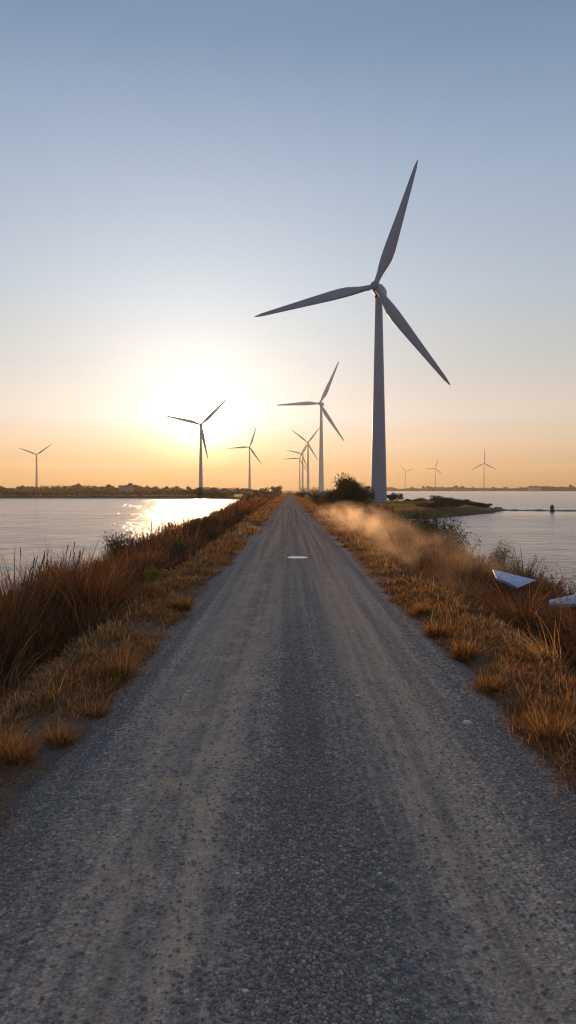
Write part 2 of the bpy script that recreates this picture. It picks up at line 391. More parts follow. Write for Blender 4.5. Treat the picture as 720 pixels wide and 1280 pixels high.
# ------------------------------------------------------------------ blades
def blades(P, L, W, az, t0, curl, seg=4, rnd=None, twist=None, r=rng):
    """returns V, F, attrs; every blade is an arching, tapering ribbon"""
    n = len(P); L = np.broadcast_to(L, (n,)); W = np.broadcast_to(W, (n,))
    if rnd is None: rnd = r.random(n)
    s = np.linspace(0, 1, seg+1)
    th = t0[:, None]+curl[:, None]*s[None]**1.4
    thm = (th[:, 1:]+th[:, :-1])/2
    dl = L[:, None]/seg
    hx = np.concatenate([np.zeros((n, 1)), np.cumsum(np.sin(thm)*dl, 1)], 1)
    hzz = np.concatenate([np.zeros((n, 1)), np.cumsum(np.cos(thm)*dl, 1)], 1)
    dx, dy = np.cos(az)[:, None], np.sin(az)[:, None]
    C = np.stack([P[:, :1]+hx*dx, P[:, 1:2]+hx*dy, P[:, 2:3]+hzz], -1)
    tw = az+math.pi/2+(r.uniform(-.9, .9, n) if twist is None else twist)
    wd = np.stack([np.cos(tw), np.sin(tw), r.uniform(-.3, .3, n)], -1)[:, None]
    prof = np.array([.8, 1, .85, .6, .06]) if seg == 4 else np.interp(s, [0, .3, .7, 1], [.8, 1, .7, .06])
    off = wd*(W[:, None]*.5*prof[None])[..., None]
    V = np.stack([C-off, C+off], 2).reshape(n, -1, 3)
    k = 2*(seg+1)
    f = np.array([(2*i, 2*i+1, 2*i+3, 2*i+2) for i in range(seg)])
    Fq = (f[None]+k*np.arange(n)[:, None, None]).reshape(-1, 4)
    return V.reshape(-1, 3), Fq, np.repeat(rnd, k), np.tile(np.repeat(s, 2), n)
class Acc:
    def __init__(s): s.V = []; s.F = []; s.a = []; s.t = []; s.n = 0
    def add(s, V, Fq, a, t): s.V.append(V); s.F.append(Fq+s.n); s.a.append(a); s.t.append(t); s.n += len(V)
    def build(s, name, mat, parent=None): return mesh(name, np.vstack(s.V), np.vstack(s.F), mat, parent, attrs={'rnd': np.concatenate(s.a), 'tt': np.concatenate(s.t)})

# places where reeds are flattened (round the pale sheets)
PRESS = [(-3.3, 17.0, 1.1, .05), (-3.1, 14.8, 1.0, .1), (6.2, 19.1, 1.0, .06), (5.7, 17.4, .8, .35), (4.9, 15.4, 1.0, .5), (5.8, 14.5, 1.05, .06), (4.6, 11.5, 1.0, .55), (5.2, 12.9, .9, .4)]
def reed_side(sgn, r, acc, y0, y1, ncl, nb, wmin):
    yc = y0*(y1/y0)**r.random(ncl)
    edge = np.where(sgn < 0, np.interp(yc, [0, 60, 120, 200, 262], [7.6, 8.1, 9.7, 13.5, 18]), np.interp(yc, [0, 30, 45, 60, 76, 90, 300, 1000], [7.8, 8.3, 9.2, 10.5, 12, 12, 12, 20]))
    inner = 3.15+fbm(yc*.35, yc*0+sgn*7, 31)*.7
    u = r.random(ncl)
    xc = sgn*(inner+.30+(edge-inner)*u) + RC
    zc = hz(xc, yc)
    # clump height: taller in patches
    hc = (1.0+1.0*fbm(xc*.35, yc*.35, 12)*1.6)*r.uniform(.75, 1.2, ncl)
    hc *= np.where(np.abs(xc) < 4.1, .6, 1.)
    hc *= 1+.0*u
    if sgn > 0: hc *= np.interp(yc, [0, 13, 20, 30, 60], [1.12, 1.05, .70, .5, .5])
    else: hc *= np.interp(yc, [0, 10, 30, 60], [1.1, 1.0, .92, .9])
    for (px_, py_, pr, ph_) in PRESS:
        if sgn*px_ > 0:
            q = np.exp(-(((xc-px_)/pr)**2+((yc-py_)/(pr*1.6))**2)**1.5); hc *= 1-(1-ph_)*q
    base = np.repeat(np.arange(ncl), nb); n = len(base)
    rr = .16*np.sqrt(r.random(n))*(1+yc[base]/60); aa = r.random(n)*6.283
    x = xc[base]+rr*np.cos(aa); y = yc[base]+rr*np.sin(aa)
    z = zc[base]-.04
    L = hc[base]*r.uniform(.55, 1.25, n)*1.35
    wind = .5 if sgn < 0 else 2.5
    az = np.where(r.random(n) < .6, aa+r.normal(0, .5, n), wind+r.normal(0, .6, n))
    az = az + fbm(xc*.5, yc*.5, 91)[base]*2.5
    t0 = np.abs(r.normal(.10, .12, n)); curl = np.abs(r.normal(1.15, .55, n))
    up = r.random(n) < .12; curl[up] *= .3; L[up] *= 1.1
    W = np.maximum(wmin, .0012*y)*r.uniform(.7, 1.4, n)
    rnd = np.clip(r.random(n)*.7+(fbm(xc*.6, yc*.6, 21)[base])*1.1+(.08 if sgn < 0 else -.02), 0, 1)
    acc.add(*blades(np.stack([x, y, z], 1), L, W, az, t0, curl, 5 if y1 < 40 else 4, rnd, r=r))
for sgn, nm, lab in ((-1, 'tall_reeds', 'tall dry brown reeds between the left verge and the lake'), (1, 'tall_reeds', 'tall dry brown reeds and grasses between the right verge and the water')):
    acc = Acc(); r = np.random.default_rng(5 if sgn < 0 else 6)
    reed_side(sgn, r, acc, 2.5, 9, 420, 42, .007)
    reed_side(sgn, r, acc, 8, 24, 900, 36, .009)
    reed_side(sgn, r, acc, 20, 70, 1100, 30, .010)
    reed_side(sgn, r, acc, 60, 280 if sgn < 0 else 150, 1200, 20, .02)
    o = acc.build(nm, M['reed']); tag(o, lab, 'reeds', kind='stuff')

def verge(sgn, r, acc, y0, y1, ncl, nb, wmin, lmul=1.):
    yc = y0*(y1/y0)**r.random(ncl)
    e = 2.0+fbm(yc*.8, np.full(ncl, (1 if sgn > 0 else -1)*5.), 77)*.5
    sh = 3.15+fbm(yc*.35, yc*0+sgn*7, 31)*.7
    u = r.random(ncl); xa = e+.08+(sh-e)*u
    xc = RC+sgn*xa
    dens = fbm(xc*1.5, yc*1.1, 61)+.5*(u-.4)*.6
    k = dens > -.10*r.random(ncl)-np.where(u < .5, .03, .10); xc, yc, u = xc[k], yc[k], u[k]; ncl = len(xc)
    zc = hz(xc, yc)
    base = np.repeat(np.arange(ncl), nb); n = len(base)
    cr = (r.uniform(.02, .24, ncl)*(1+yc/25))[base]
    rr = cr*np.sqrt(r.random(n)); aa = r.random(n)*6.283
    x = xc[base]+rr*np.cos(aa); y = yc[base]+rr*np.sin(aa); z = zc[base]-.015
    hl = (r.uniform(.025, .13, ncl)**1.15*1.2*(1+.35*u**2))[base]
    L = hl*r.uniform(.5, 1.3, n)*(1+.0*y)*1.25*lmul
    long_ = r.random(n) < .025; L[long_] *= 2.2
    az = np.where(r.random(n) < .5, aa+r.normal(0, .7, n), r.uniform(0, 6.283, n)); t0 = np.abs(r.normal(.45, .4, n)); curl = np.abs(r.normal(.8, .6, n))
    lay = r.random(n) < .42; t0[lay] = r.uniform(1.1, 1.5, lay.sum()); curl[lay] = .1; L[lay] *= 1.3
    W = np.maximum(wmin, .0012*y)*r.uniform(.6, 1.3, n)
    cb = np.where((u < .5) & (r.random(ncl) < .75), r.normal(.52, .10, ncl), np.where(r.random(ncl) < .6, r.normal(.24, .12, ncl), r.normal(.82, .1, ncl)))
    rnd = np.clip(cb[base]+r.normal(0, .16, n)+fbm(xc*1.5, yc*.8, 23)[base]*.3, 0, 1)
    acc.add(*blades(np.stack([x, y, z], 1), L, W, az, t0, curl, 3, rnd, r=r))
for sgn, lab in ((-1, 'short dry orange grass along the left edge of the road'), (1, 'short dry orange grass along the right edge of the road')):
    acc = Acc(); r = np.random.default_rng(15 if sgn < 0 else 16)
    verge(sgn, r, acc, 2.6, 7, 2600, 30, .0036)
    verge(sgn, r, acc, 6, 16, 3400, 24, .005)
    verge(sgn, r, acc, 14, 50, 2600, 22, .007, 1.25)
    verge(sgn, r, acc, 45, 400, 3000, 14, .02, 2.0)
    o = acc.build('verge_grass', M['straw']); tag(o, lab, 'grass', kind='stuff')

def litter(sgn, r, n=26000):
    y = 2.6*(26/2.6)**r.random(n); x = RC+sgn*r.uniform(1.95, 3.7, n)
    k = fbm(x*1.2, y*1.2, 71) > -.12-.2*r.random(n); x, y = x[k], y[k]; n = len(x)
    P = np.stack([x, y, hz(x, y)+.004+.02*r.random(n)], 1)
    A = Acc(); A.add(*blades(P, r.uniform(.05, .24, n), np.maximum(.0025, .0007*y), r.normal(1.2, 1.2, n), r.uniform(1.2, 1.62, n), r.uniform(-.1, .25, n), 2, np.clip(r.normal(.6, .3, n), 0, 1), r=r)); return A
for sgn, lab in ((-1, 'fallen dry straw matted on the left verge'), (1, 'fallen dry straw matted on the right verge')):
    o = litter(sgn, np.random.default_rng(30+sgn)).build('straw_litter', M['straw']); tag(o, lab, 'straw', kind='stuff')

def verge_stones():
    r = np.random.default_rng(91); n = 14000
    y = 2.6*(22/2.6)**(1-np.sqrt(1-r.random(n))); x = RC+np.where(r.random(n) < .5, -1, 1)*(1.9+1.2*r.random(n)**1.6); sz = .006+.02*r.random(n)**3
    ico = np.array([(1, 0, 0), (-1, 0, 0), (0, 1, 0), (0, -1, 0), (0, 0, 1), (0, 0, -1)], float)
    f = np.array([(0, 2, 4), (2, 1, 4), (1, 3, 4), (3, 0, 4), (2, 0, 5), (1, 2, 5), (3, 1, 5), (0, 3, 5)])
    V = ico[None]*(sz*.6)[:, None, None]*r.uniform(.6, 1.2, (n, 6, 1)); V[..., 2] *= .7
    V += np.stack([x, y, hz(x, y)+sz*.12], 1)[:, None]
    return V.reshape(-1, 3), (f[None]+6*np.arange(n)[:, None, None]).reshape(-1, 3), np.repeat(r.random(n), 6)
v_, f_, a_ = verge_stones(); o = mesh('gravel', v_, f_, M['gravel'], attrs={'rnd': a_}); tag(o, 'grey grit spilled from the road into the verge grass', 'gravel', kind='stuff')

# individual orange tufts standing out on the right verge and the left one
def tuft(px, py, wpx, hpx, label, k, mat='straw', nb=330):
    Y = H*F/(py-612.); x = atx(px, Y); r = np.random.default_rng(300+k)
    rad = m_of(wpx, Y)/2; hgt = m_of(hpx, Y)
    root = empty('grass_tuft', (x, Y, float(hz(np.array([x]), np.array([Y]))[0])), 0, label, 'grass tuft', 'orange grass tufts standing out on the verges')
    aa = r.random(nb)*6.283; rr = rad*.55*np.sqrt(r.random(nb))
    P = np.stack([rr*np.cos(aa), rr*np.sin(aa), np.full(nb, -.02)], 1)
    V = blades(P, hgt*r.uniform(.6, 1.25, nb), np.maximum(.0034, .0011*Y)*r.uniform(.7, 1.3, nb), aa+r.normal(0, .8, nb), np.abs(r.normal(.5, .35, nb)), np.abs(r.normal(.8, .5, nb)), 4, np.clip(r.normal(.48, .24, nb), 0, 1), r=r)
    a = Acc(); a.add(*V); a.build('blades', M[mat], root)
for k, t in enumerate([
    (690, 925, 60, 42, 'large orange grass tuft at the right edge of the photo, nearest on the right verge'),
    (612, 862, 44, 24, 'flat wide orange tuft second from the front on the right verge'),
    (580, 822, 36, 26, 'rounded orange tuft third from the front on the right verge'),
    (545, 795, 34, 20, 'orange tuft on the right verge beside the pale bare patch, fourth from the front'),
    (527, 770, 24, 17, 'small upright orange tuft fifth from the front on the right verge'),
    (75, 930, 46, 30, 'orange grass tuft at the left road edge, nearest big one on the left verge'),
    (150, 845, 50, 40, 'tall pale straw tuft on the left verge'),
    (20, 955, 60, 40, 'broad dull orange tuft at the lower left edge of the photo'),
    (118, 893, 40, 24, 'low orange tuft left of the road edge, behind the nearest big one'),
    (185, 808, 30, 18, 'low flat orange tuft at the left road edge, below the small one'),
    (228, 762, 26, 18, 'small orange tuft at the left road edge below the yellow green bush'),
]): tuft(*t, k)

# ------------------------------------------------------------------ bushes and trees
def leafcloud(r, n, rx, ry, rz, leaf, mode='round', nclump=14, cz=None):
    """leaf quads gathered in clumps inside an ellipsoid; returns V,F,rnd,tt"""
    cz = rz if cz is None else cz
    c = r.normal(0, 1, (nclump, 3)); c /= np.linalg.norm(c, axis=1)[:, None]; c *= (r.uniform(.25, .8, nclump)[:, None])
    c[:, 2] = np.abs(c[:, 2])*1.3-.55
    cr = r.uniform(.26, .46, nclump)
    i = r.integers(0, nclump, n)
    d = r.normal(0, 1, (n, 3)); d /= np.linalg.norm(d, axis=1)[:, None]
    p = c[i]+d*(cr[i]*r.random(n)**.45)[:, None]
    p[:, 2] = np.maximum(p[:, 2], -.95)
    P = p*[rx, ry, rz]; P[:, 2] += cz
    if mode == 'spiky':
        u = p*[1, 1, .3]+[0, 0, .9]+r.normal(0, .35, (n, 3)); asp = .22; ls = leaf*1.8
    elif mode == 'twig':
        u = d+r.normal(0, .5, (n, 3)); asp = .18; ls = leaf*1.5
    else:
        u = r.normal(0, 1, (n, 3)); asp = .55; ls = leaf
    u /= np.linalg.norm(u, axis=1)[:, None]
    q = r.normal(0, 1, (n, 3)); v = np.cross(u, q); v /= np.linalg.norm(v, axis=1)[:, None]+1e-9
    sz = (ls*r.uniform(.6, 1.4, n))[:, None]
    V = np.stack([P-u*sz*.5, P+v*sz*asp*.5, P+u*sz*.5, P-v*sz*asp*.5], 1).reshape(-1, 3)
    Fq = (np.arange(4)[None]+4*np.arange(n)[:, None])
    a = np.clip(r.random(n)*.6+(r.random(nclump)*.4)[i], 0, 1)
    return V, Fq, np.repeat(a, 4), np.tile([0, .5, 1, .5], n), c*[rx, ry, rz]+[0, 0, cz]
def limbs(mb, tips, base_r, r, start=(0, 0, 0), trunk_h=0):
    s0 = np.array(start, float)
    top = s0+[0, 0, trunk_h]
    for t in tips:
        t = np.array(t); mid = top*.5+t*.5+r.normal(0, .06, 3)*np.linalg.norm(t-top)
        mb.tube([s0 if trunk_h == 0 else top*.98, mid, t], [base_r*.55, base_r*.32, base_r*.1], 5)
def bush(name, cat, label, x, Y, wid, hgt, mat, seed, leaf=None, n=3000, mode='round', dy=None, group=None, nclump=14, sink=.05, part='foliage', top=None):
    r = np.random.default_rng(seed); z = float(hz(np.array([x]), np.array([Y]))[0])
    if top is not None: hgt = (H+(612-top)/F*Y-z)*1.12
    root = empty(name, (x, Y, z-sink), 0, label, cat, group)
    leaf = leaf or max(.05, Y*.0016)
    V, Fq, a, t, cc = leafcloud(r, n, wid/2*1.3, (dy or wid)/2*1.15, hgt/2*.98, leaf, mode, nclump, cz=hgt*.49)
    A = Acc(); A.add(V, Fq, a, t); A.build(part, M[mat], root)
    mb = MB(); limbs(mb, cc, max(.02, hgt*.03), r); mb.build('stem', M['bark'], root)
    return root

bush('shrub', 'shrub', 'big dark spiky green bush just left of the tallest turbine', atx(433, 84), 84, m_of(56, 84), 5.0, 'leaf_dark', 1, .19, 15000, 'spiky', nclump=34, top=589)
bush('shrub', 'shrub', 'low dark bush at the foot of the second nearest turbine, right of the road', atx(398, 130), 130, 4.2, 2.4, 'leaf_olive', 2, .2, 2500, top=608)
bush('shrub', 'shrub', 'low brownish bush close right of the road where it meets the horizon', atx(382, 190), 190, 5, 3.0, 'leaf_brown', 3, .25, 2200, top=607)
bush('shrub', 'shrub', 'dark green leafy bush by the cove, with open sprays on its right side', atx(538, 34), 34, m_of(88, 34), 2.15, 'leaf_dark', 4, .085, 11000, nclump=36, top=629)
bush('shrub', 'shrub', 'smaller dark bush by the cove, left of the leafy one', atx(508, 37), 37, m_of(44, 37), 1.7, 'leaf_dark', 5, .08, 4200, top=641)
bush('shrub', 'shrub', 'rounded twiggy brown bush against the water on the right', atx(625, 31), 31, m_of(46, 31), 1.35, 'leaf_brown', 6, .06, 4200, 'twig', nclump=20, top=666)
bush('shrub', 'shrub', 'bright yellow green bush beside the left verge', atx(203, 17.3), 17.3, m_of(42, 17.3), .78, 'leaf_yellow', 7, .05, 5200, nclump=20, top=697)
bush('shrub', 'shrub', 'round dark tree-like bush left of the road end on the horizon', atx(346, 330), 330, 6.0, 5.2, 'leaf_olive', 8, .45, 1800, top=602)
bush('shrub', 'shrub', 'dark green bush among the reeds at the left waterline', atx(150, 33), 33, 2.3, 1.75, 'leaf_dark', 9, .07, 3600, 'spiky', nclump=18, top=655)
bush('shrub', 'shrub', 'low dark bush at the left waterline, nearest of the lakeside bushes', atx(72, 24), 24, 1.5, 1.35, 'leaf_brown', 10, .05, 2600, 'spiky', nclump=12, top=682)
for k, (px, Y, w_, h_, mt, lb) in enumerate([
    (288, 70, 3.4, 634, 'leaf_olive', 'olive bush on the left bank below the sun glint'),
    (268, 52, 2.4, 640, 'leaf_brown', 'brown bush on the left bank, short of the olive one'),
    (303, 95, 4.0, 628, 'leaf_brown', 'brown bush on the left bank just past the end of the water'),
    (316, 125, 4.5, 623, 'leaf_olive', 'olive bush on the left bank, under the left turbine nearest the road'),
    (325, 160, 5.0, 618, 'leaf_brown', 'wide brown bush on the left bank, midway to the horizon'),
    (333, 215, 6.0, 613, 'leaf_olive', 'far olive bush on the left bank, next to the horizon bush'),
    (423, 62, 3.2, 633, 'leaf_brown', 'brown bush in drifting dust, right of the road'),
    (458, 56, 3.4, 640, 'leaf_brown', 'brown bush in drifting dust under the tallest turbine'),
    (484, 58, 3.2, 640, 'leaf_brown', 'low brown bush in front of the grassy headland'),
]):
    bush('shrub', 'shrub', lb, atx(px, Y), Y, w_, 1, mt, 40+k, Y*.0022, 2600, top=h_, group='bushes along the banks of the road')
for k, (px, Y, w_, top, mt, md, lb) in enumerate([
    (248, 34, 2.2, 645, 'leaf_dark', 'round', 'dark shrub on the left bank directly below the sun glint, crowding the reeds'),
    (224, 26, 1.6, 661, 'leaf_olive', 'round', 'olive shrub in the left reeds, above the yellow green bush'),
    (170, 23, 1.8, 668, 'leaf_brown', 'twig', 'brown twiggy shrub in the left reeds, left of the yellow green bush'),
    (118, 17.5, 1.6, 684, 'leaf_brown', 'twig', 'brown twiggy shrub rising from the left reeds behind the domed clump'),
    (60, 14.5, 1.5, 698, 'leaf_dark', 'spiky', 'dark shrub half sunk in the left reeds near the edge of the photo'),
    (266, 44, 2.2, 637, 'leaf_olive', 'round', 'olive shrub on the left bank, touching the dark shrub below the glint'),
    (472, 38, 2.0, 650, 'leaf_brown', 'twig', 'brown twiggy shrub in the dust, left of the smaller cove bush'),
    (520, 28, 1.9, 671, 'leaf_brown', 'twig', 'brown twiggy shrub in front of the leafy cove bush'),
    (580, 26, 2.0, 674, 'leaf_dark', 'twig', 'dark twiggy shrub between the leafy cove bush and the rounded one'),
    (560, 20, 1.6, 694, 'leaf_brown', 'twig', 'low brown shrub in the right reeds, left of the farther pale sheet'),
    (668, 21, 1.7, 683, 'leaf_brown', 'twig', 'brown shrub against the water above the farther pale sheet'),
    (712, 16.5, 1.5, 690, 'leaf_dark', 'twig', 'dark scrub at the right edge of the photo above the nearer pale sheet'),
]):
    bush('shrub', 'shrub', lb, atx(px, Y), Y, w_, 1, mt, 120+k, Y*.0024, 3200, md, group='shrubs among the reeds', nclump=22, top=top)
# headland bushes
for k, (px, Y, w_, h_, mt, lb) in enumerate([
    (488, 172, 2.6, 615, 'leaf_dark', 'small dark round tree right beside the tallest tower, on the headland'),
    (495.5, 172, 3.0, 613, 'leaf_dark', 'dark round tree on the headland, second from the tallest tower'),
    (524, 166, 5.2, 621, 'leaf_brown', 'long low dark hedge on the headland, against the water'),
    (510, 168, 1.6, 622.5, 'leaf_brown', 'small dark bush between the round tree and the low hedge'),
    (549, 140, 4.6, 618, 'leaf_dark', 'left one of the dark bushes along the headland bank'),
    (562, 135, 4.6, 620, 'leaf_dark', 'second dark bush along the headland bank'),
    (576, 131, 4.4, 622, 'leaf_dark', 'third dark bush along the headland bank, lower'),
    (541, 104, 5.2, 623, 'leaf_dark', 'olive bush on the near shore of the headland, behind the cove bush'),
    (561, 109, 5.0, 624, 'leaf_dark', 'second olive bush on the near shore of the headland'),
    (592, 124, 4.0, 627, 'leaf_dark', 'fourth bush along the headland bank, over grey stones'),
    (606, 125, 2.4, 628, 'leaf_dark', 'small round dark bush near the headland tip'),
]):
    bush('shrub', 'shrub', lb, atx(px, Y), Y, w_, 1, mt, 60+k, .2, 2200, top=h_, group='bushes on the headland')

# dark cattail clumps on the left waterline
def cattails(px, Y, wpx, n, hgt, label, k):
    r = np.random.default_rng(500+k); x0 = atx(px, Y)
    root = empty('cattail_clump', (x0, Y, float(hz(np.array([x0]), np.array([Y]))[0])), 0, label, 'cattails', 'dark cattail clumps at the left waterline')
    n = n*2; wm = m_of(wpx, Y); mb = MB(); A = Acc()
    P = np.stack([r.uniform(-wm/2, wm/2, n), r.uniform(-.5, .5, n), np.full(n, -.05)], 1)
    hh = hgt*r.uniform(.75, 1.1, n)
    A.add(*blades(P, hh, m_of(1.9, Y)*r.uniform(.5, 1.2, n), r.uniform(-.6, .6, n), np.abs(r.normal(.08, .06, n)), np.abs(r.normal(.25, .15, n)), 4, r=r))
    A.build('leaves', M['darkreed'], root)
    for p, h in zip(P[::4], hh[::4]):
        l = r.normal(.18, .08); t = p+[h*l, 0, h]; u = (t-p)/np.linalg.norm(t-p)
        mb.tube([p, t], [m_of(.25, Y)]*2, 5); mb.tube([t-u*.02, t+u*.04, t+u*.30, t+u*.34], [.005, m_of(.45, Y), m_of(.5, Y), .005], 7)
    mb.build('seed_heads', M['darkreed'], root)
for k, c in enumerate([(208, 43, 26, 22, 1.75, 'dark upright cattails against the bright water, largest clump'), (185, 40, 8, 7, 1.9, 'narrow pair of cattails left of the largest clump'), (232, 52, 18, 12, 1.8, 'dark cattails right of the largest clump, under the sun glint'), (36, 22, 20, 14, 1.65, 'dark upright reeds at the left edge of the photo'), (88, 26, 22, 14, 1.5, 'dark cattails beside the nearest lakeside bush')]):
    cattails(*c, k)
# feathery plume grass near the yellow bush
def plume(px, Y, label, k):
    r = np.random.default_rng(700+k); x0 = atx(px, Y); root = empty('plume_grass', (x0, Y, float(hz(np.array([x0]), np.array([Y]))[0])), 0, label, 'plume grass')
    A = Acc(); n = 60; P = r.normal(0, .08, (n, 3))*[1, 1, 0]
    A.add(*blades(P, r.uniform(.7, 1.0, n), .012*r.uniform(.7, 1.2, n), r.uniform(-.8, .9, n), np.abs(r.normal(.1, .08, n)), np.abs(r.normal(.9, .3, n)), 5, r=r)); A.build('stalks', M['reed'], root)
    B = Acc()
    for i in range(9):
        az = r.uniform(-.5, .6); L = r.uniform(.95, 1.2); tt = np.linspace(0, 1, 40); th = .1+1.5*tt**1.4
        cx = np.cumsum(np.sin(th))*L/40; cz = np.cumsum(np.cos(th))*L/40
        Q = np.stack([cx*math.cos(az), cx*math.sin(az), cz], 1)[16:]
        Q = np.repeat(Q, 7, 0); m = len(Q)
        B.add(*blades(Q, r.uniform(.03, .07, m), .0045, az+r.normal(0, 1.3, m), np.abs(r.normal(1.2, .5, m)), r.uniform(.2, .8, m), 2, r=r))
    B.build('plumes', M['plume'], root)
plume(193, 21, 'feathery pale grass plumes arching over the yellow green bush', 0)
plume(222, 27, 'second feathery pale grass clump, above and right of the yellow green bush', 1)

# dead bent stalks, nearest clump at the lower right of the reeds, and mounded reed clumps
def mound(x0, Y, rad, hgt, n, label, seed, mat='reed', az0=0., spread=3.14, width=.006):
    r = np.random.default_rng(seed); root = empty('reed_clump', (x0, Y, float(hz(np.array([x0]), np.array([Y]))[0])), 0, label, 'reed clump')
    A = Acc(); aa = az0+r.uniform(-spread, spread, n); rr = rad*.35*np.sqrt(r.random(n))
    P = np.stack([rr*np.cos(aa), rr*np.sin(aa), np.full(n, -.05)], 1)
    A.add(*blades(P, (hgt+rad)*r.uniform(.75, 1.15, n), width*r.uniform(.6, 1.3, n), aa+r.normal(0, .9, n), np.abs(r.normal(.2, .18, n)), r.normal(2.1, .6, n), 7, np.clip(r.normal(.5, .25, n), 0, 1), r=r))
    A.build('blades', M[mat], root)
mound(atx(655, 12.5), 12.5, .75, .95, 2600, 'large domed clump of drooping brown reeds at the right, below the pale sheet', 801)
mound(6.75, 16.9, .75, .55, 1700, 'low reddish drooping reed clump behind the domed one, between the two pale sheets', 802)
mound(atx(705, 8.8), 8.8, .6, .7, 110, 'pale bent dead stalks at the right edge of the photo', 803, 'plume', 2.6, 1.1, .006)
mound(atx(110, 13.5), 13.5, 1.0, 1.25, 1900, 'large domed clump of drooping reeds on the left, above the dark hollow', 804)
mound(atx(30, 13), 13, .8, 1.3, 1300, 'tall drooping reed clump at the left edge of the photo', 805)
mound(5.75, 17.6, .55, .55, 60, 'few thin stalks crossing the front of the farther pale sheet', 807, 'plume', width=.008)
mound(5.55, 13.6, .5, .5, 60, 'few thin stalks crossing the front of the nearer pale sheet', 808, 'plume', width=.007)
mound(atx(-4, 8.5), 8.5, .5, .9, 130, 'pale curling dead stalks at the left edge of the photo', 806, 'plume', width=.005)

# ------------------------------------------------------------------ wind turbines
def turbine(px, Y, hub_py, base_py, Rpx, angles, yaw, label, lens=(1, 1, 1), tw=None, zbase=None, detail=1):
    wm = M['white'] if Rpx > 100 else M['white_glare']; hm = M['hubgrey'] if Rpx > 100 else M['white_glare']
    x = atx(px, Y); zb = float(hz(np.array([x]), np.array([Y]))[0]) if zbase is None else zbase
    hub = H-(hub_py-612)/F*Y; hgt = hub-zb; Rr = m_of(Rpx, Y)
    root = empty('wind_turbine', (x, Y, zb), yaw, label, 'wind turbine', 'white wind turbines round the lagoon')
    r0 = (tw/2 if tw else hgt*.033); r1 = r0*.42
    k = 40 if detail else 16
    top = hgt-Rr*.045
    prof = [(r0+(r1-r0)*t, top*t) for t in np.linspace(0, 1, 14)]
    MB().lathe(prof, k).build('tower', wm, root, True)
    if detail:
        for t in (.33, .66):
            mf = MB(); mf.lathe([(r0+(r1-r0)*t+.008, top*t-.05), (r0+(r1-r0)*t+.022, top*t-.03), (r0+(r1-r0)*t+.022, top*t+.03), (r0+(r1-r0)*t+.008, top*t+.05)], k)
            mf.build('flange', M['hubgrey'], root, False)
        MB().lathe([(r0+.9, -.6), (r0+.9, .12), (r0+.75, .2), (r0-.02, .2)], 48).build('foundation', M['concrete'], root)
        dr = MB(); dr.box((0, -r0*1.0, 1.7), (.9, .14, 2.1), bev=.05); d_ = dr.build('door', M['hubgrey'], root); d_.location = (0, 0, 0)
        d_.rotation_euler = (0, 0, R(140))
        MB().lathe([(r1*1.12, top-.5), (r1*1.2, top-.35), (r1*1.2, top)], k).build('yaw_bearing', M['dark'], root)
    # nacelle behind the rotor
    nl = Rr*.20; nh = Rr*.078; nw = Rr*.075
    rings = []
    for t, s in ((-.34, .62), (-.30, .82), (-.1, 1.0), (.3, 1.02), (.58, .9), (.66, .68)):
        a = np.arange(16)*2*math.pi/16+math.pi/16
        ex = np.sign(np.cos(a))*np.abs(np.cos(a))**.55*nw*.5*s; ez = np.sign(np.sin(a))*np.abs(np.sin(a))**.55*nh*.5*s
        rings.append(np.stack([ex, np.full(16, t*nl), ez+hgt], 1))
    nb = MB(); nb.ring(rings); nac = nb.build('nacelle', wm, root, True)
    hy = -nl*.40-Rr*.03   # hub centre in front of the tower
    hr = Rr*.037
    if detail:
        v = MB(); v.box((0, nl*.5, hgt+nh*.55), (.5, .7, .35), bev=.05); v.tube([(0, nl*.5, hgt+nh*.6), (0, nl*.5, hgt+nh*.6+.9)], .03); v.build('wind_vane', M['dark'], nac)
    hb = MB(); hb.lathe([(hr*.01, hy-hr*1.25+0), (hr*.45, hy-hr*1.12), (hr*.8, hy-hr*.75), (hr*.98, hy-hr*.2), (hr, hy+hr*.4), (hr*.9, hy+hr*1.0)][::1], 28)
    # lathe built round z: rebuild round y
    hb = MB(); a = np.arange(28)*2*math.pi/28
    hb.ring([np.stack([r_*np.cos(a), np.full(28, yy), hgt+r_*np.sin(a)], 1) for r_, yy in [(hr*.02, hy-hr*1.25), (hr*.45, hy-hr*1.14), (hr*.8, hy-hr*.78), (hr*.98, hy-hr*.2), (hr, hy+hr*.4), (hr*.86, hy+hr*1.15)]])
    hb.build('hub', hm, root, True)
    for ang, ll in zip(angles, lens):
        Rb = Rr*ll; secs = []
        K = 16; aa = np.arange(K)*2*math.pi/K
        for t in (.02, .05, .08, .12, .17, .23, .30, .40, .52, .64, .76, .87, .94, .98, 1.0):
            ch = np.interp(t, [0, .05, .10, .2, .27, .4, .6, .8, .95, 1], [.040, .040, .046, .083, .092, .080, .058, .040, .024, .006])*Rr
            thk = np.interp(t, [0, .05, .1, .2, .3, 1], [1, 1, .8, .38, .28, .16])
            tws = np.interp(t, [0, .1, .25, .5, 1], [R(30), R(26), R(16), R(8), R(2)])
            sweep = np.interp(t, [0, .05, .25, .6, 1], [0, 0, .014, .006, -.004])*Rr
            cx = ch*.5*np.cos(aa)+sweep; cy = ch*.5*thk*np.sin(aa)*(1-.25*np.cos(aa)*(t > .1))
            px_ = cx*math.cos(tws)-cy*math.sin(tws); py_ = cx*math.sin(tws)+cy*math.cos(tws)
            secs.append(np.stack([px_, py_-.02*Rr*t*t, np.full(K, t*Rb)], 1))
        secs = np.array(secs)
        b = MB(); b.ring(secs); bo = b.build('blade', wm, root, True)
        bo.location = (0, hy, hgt); bo.rotation_euler = (0, -(R(ang)-math.pi/2), 0)
    return root
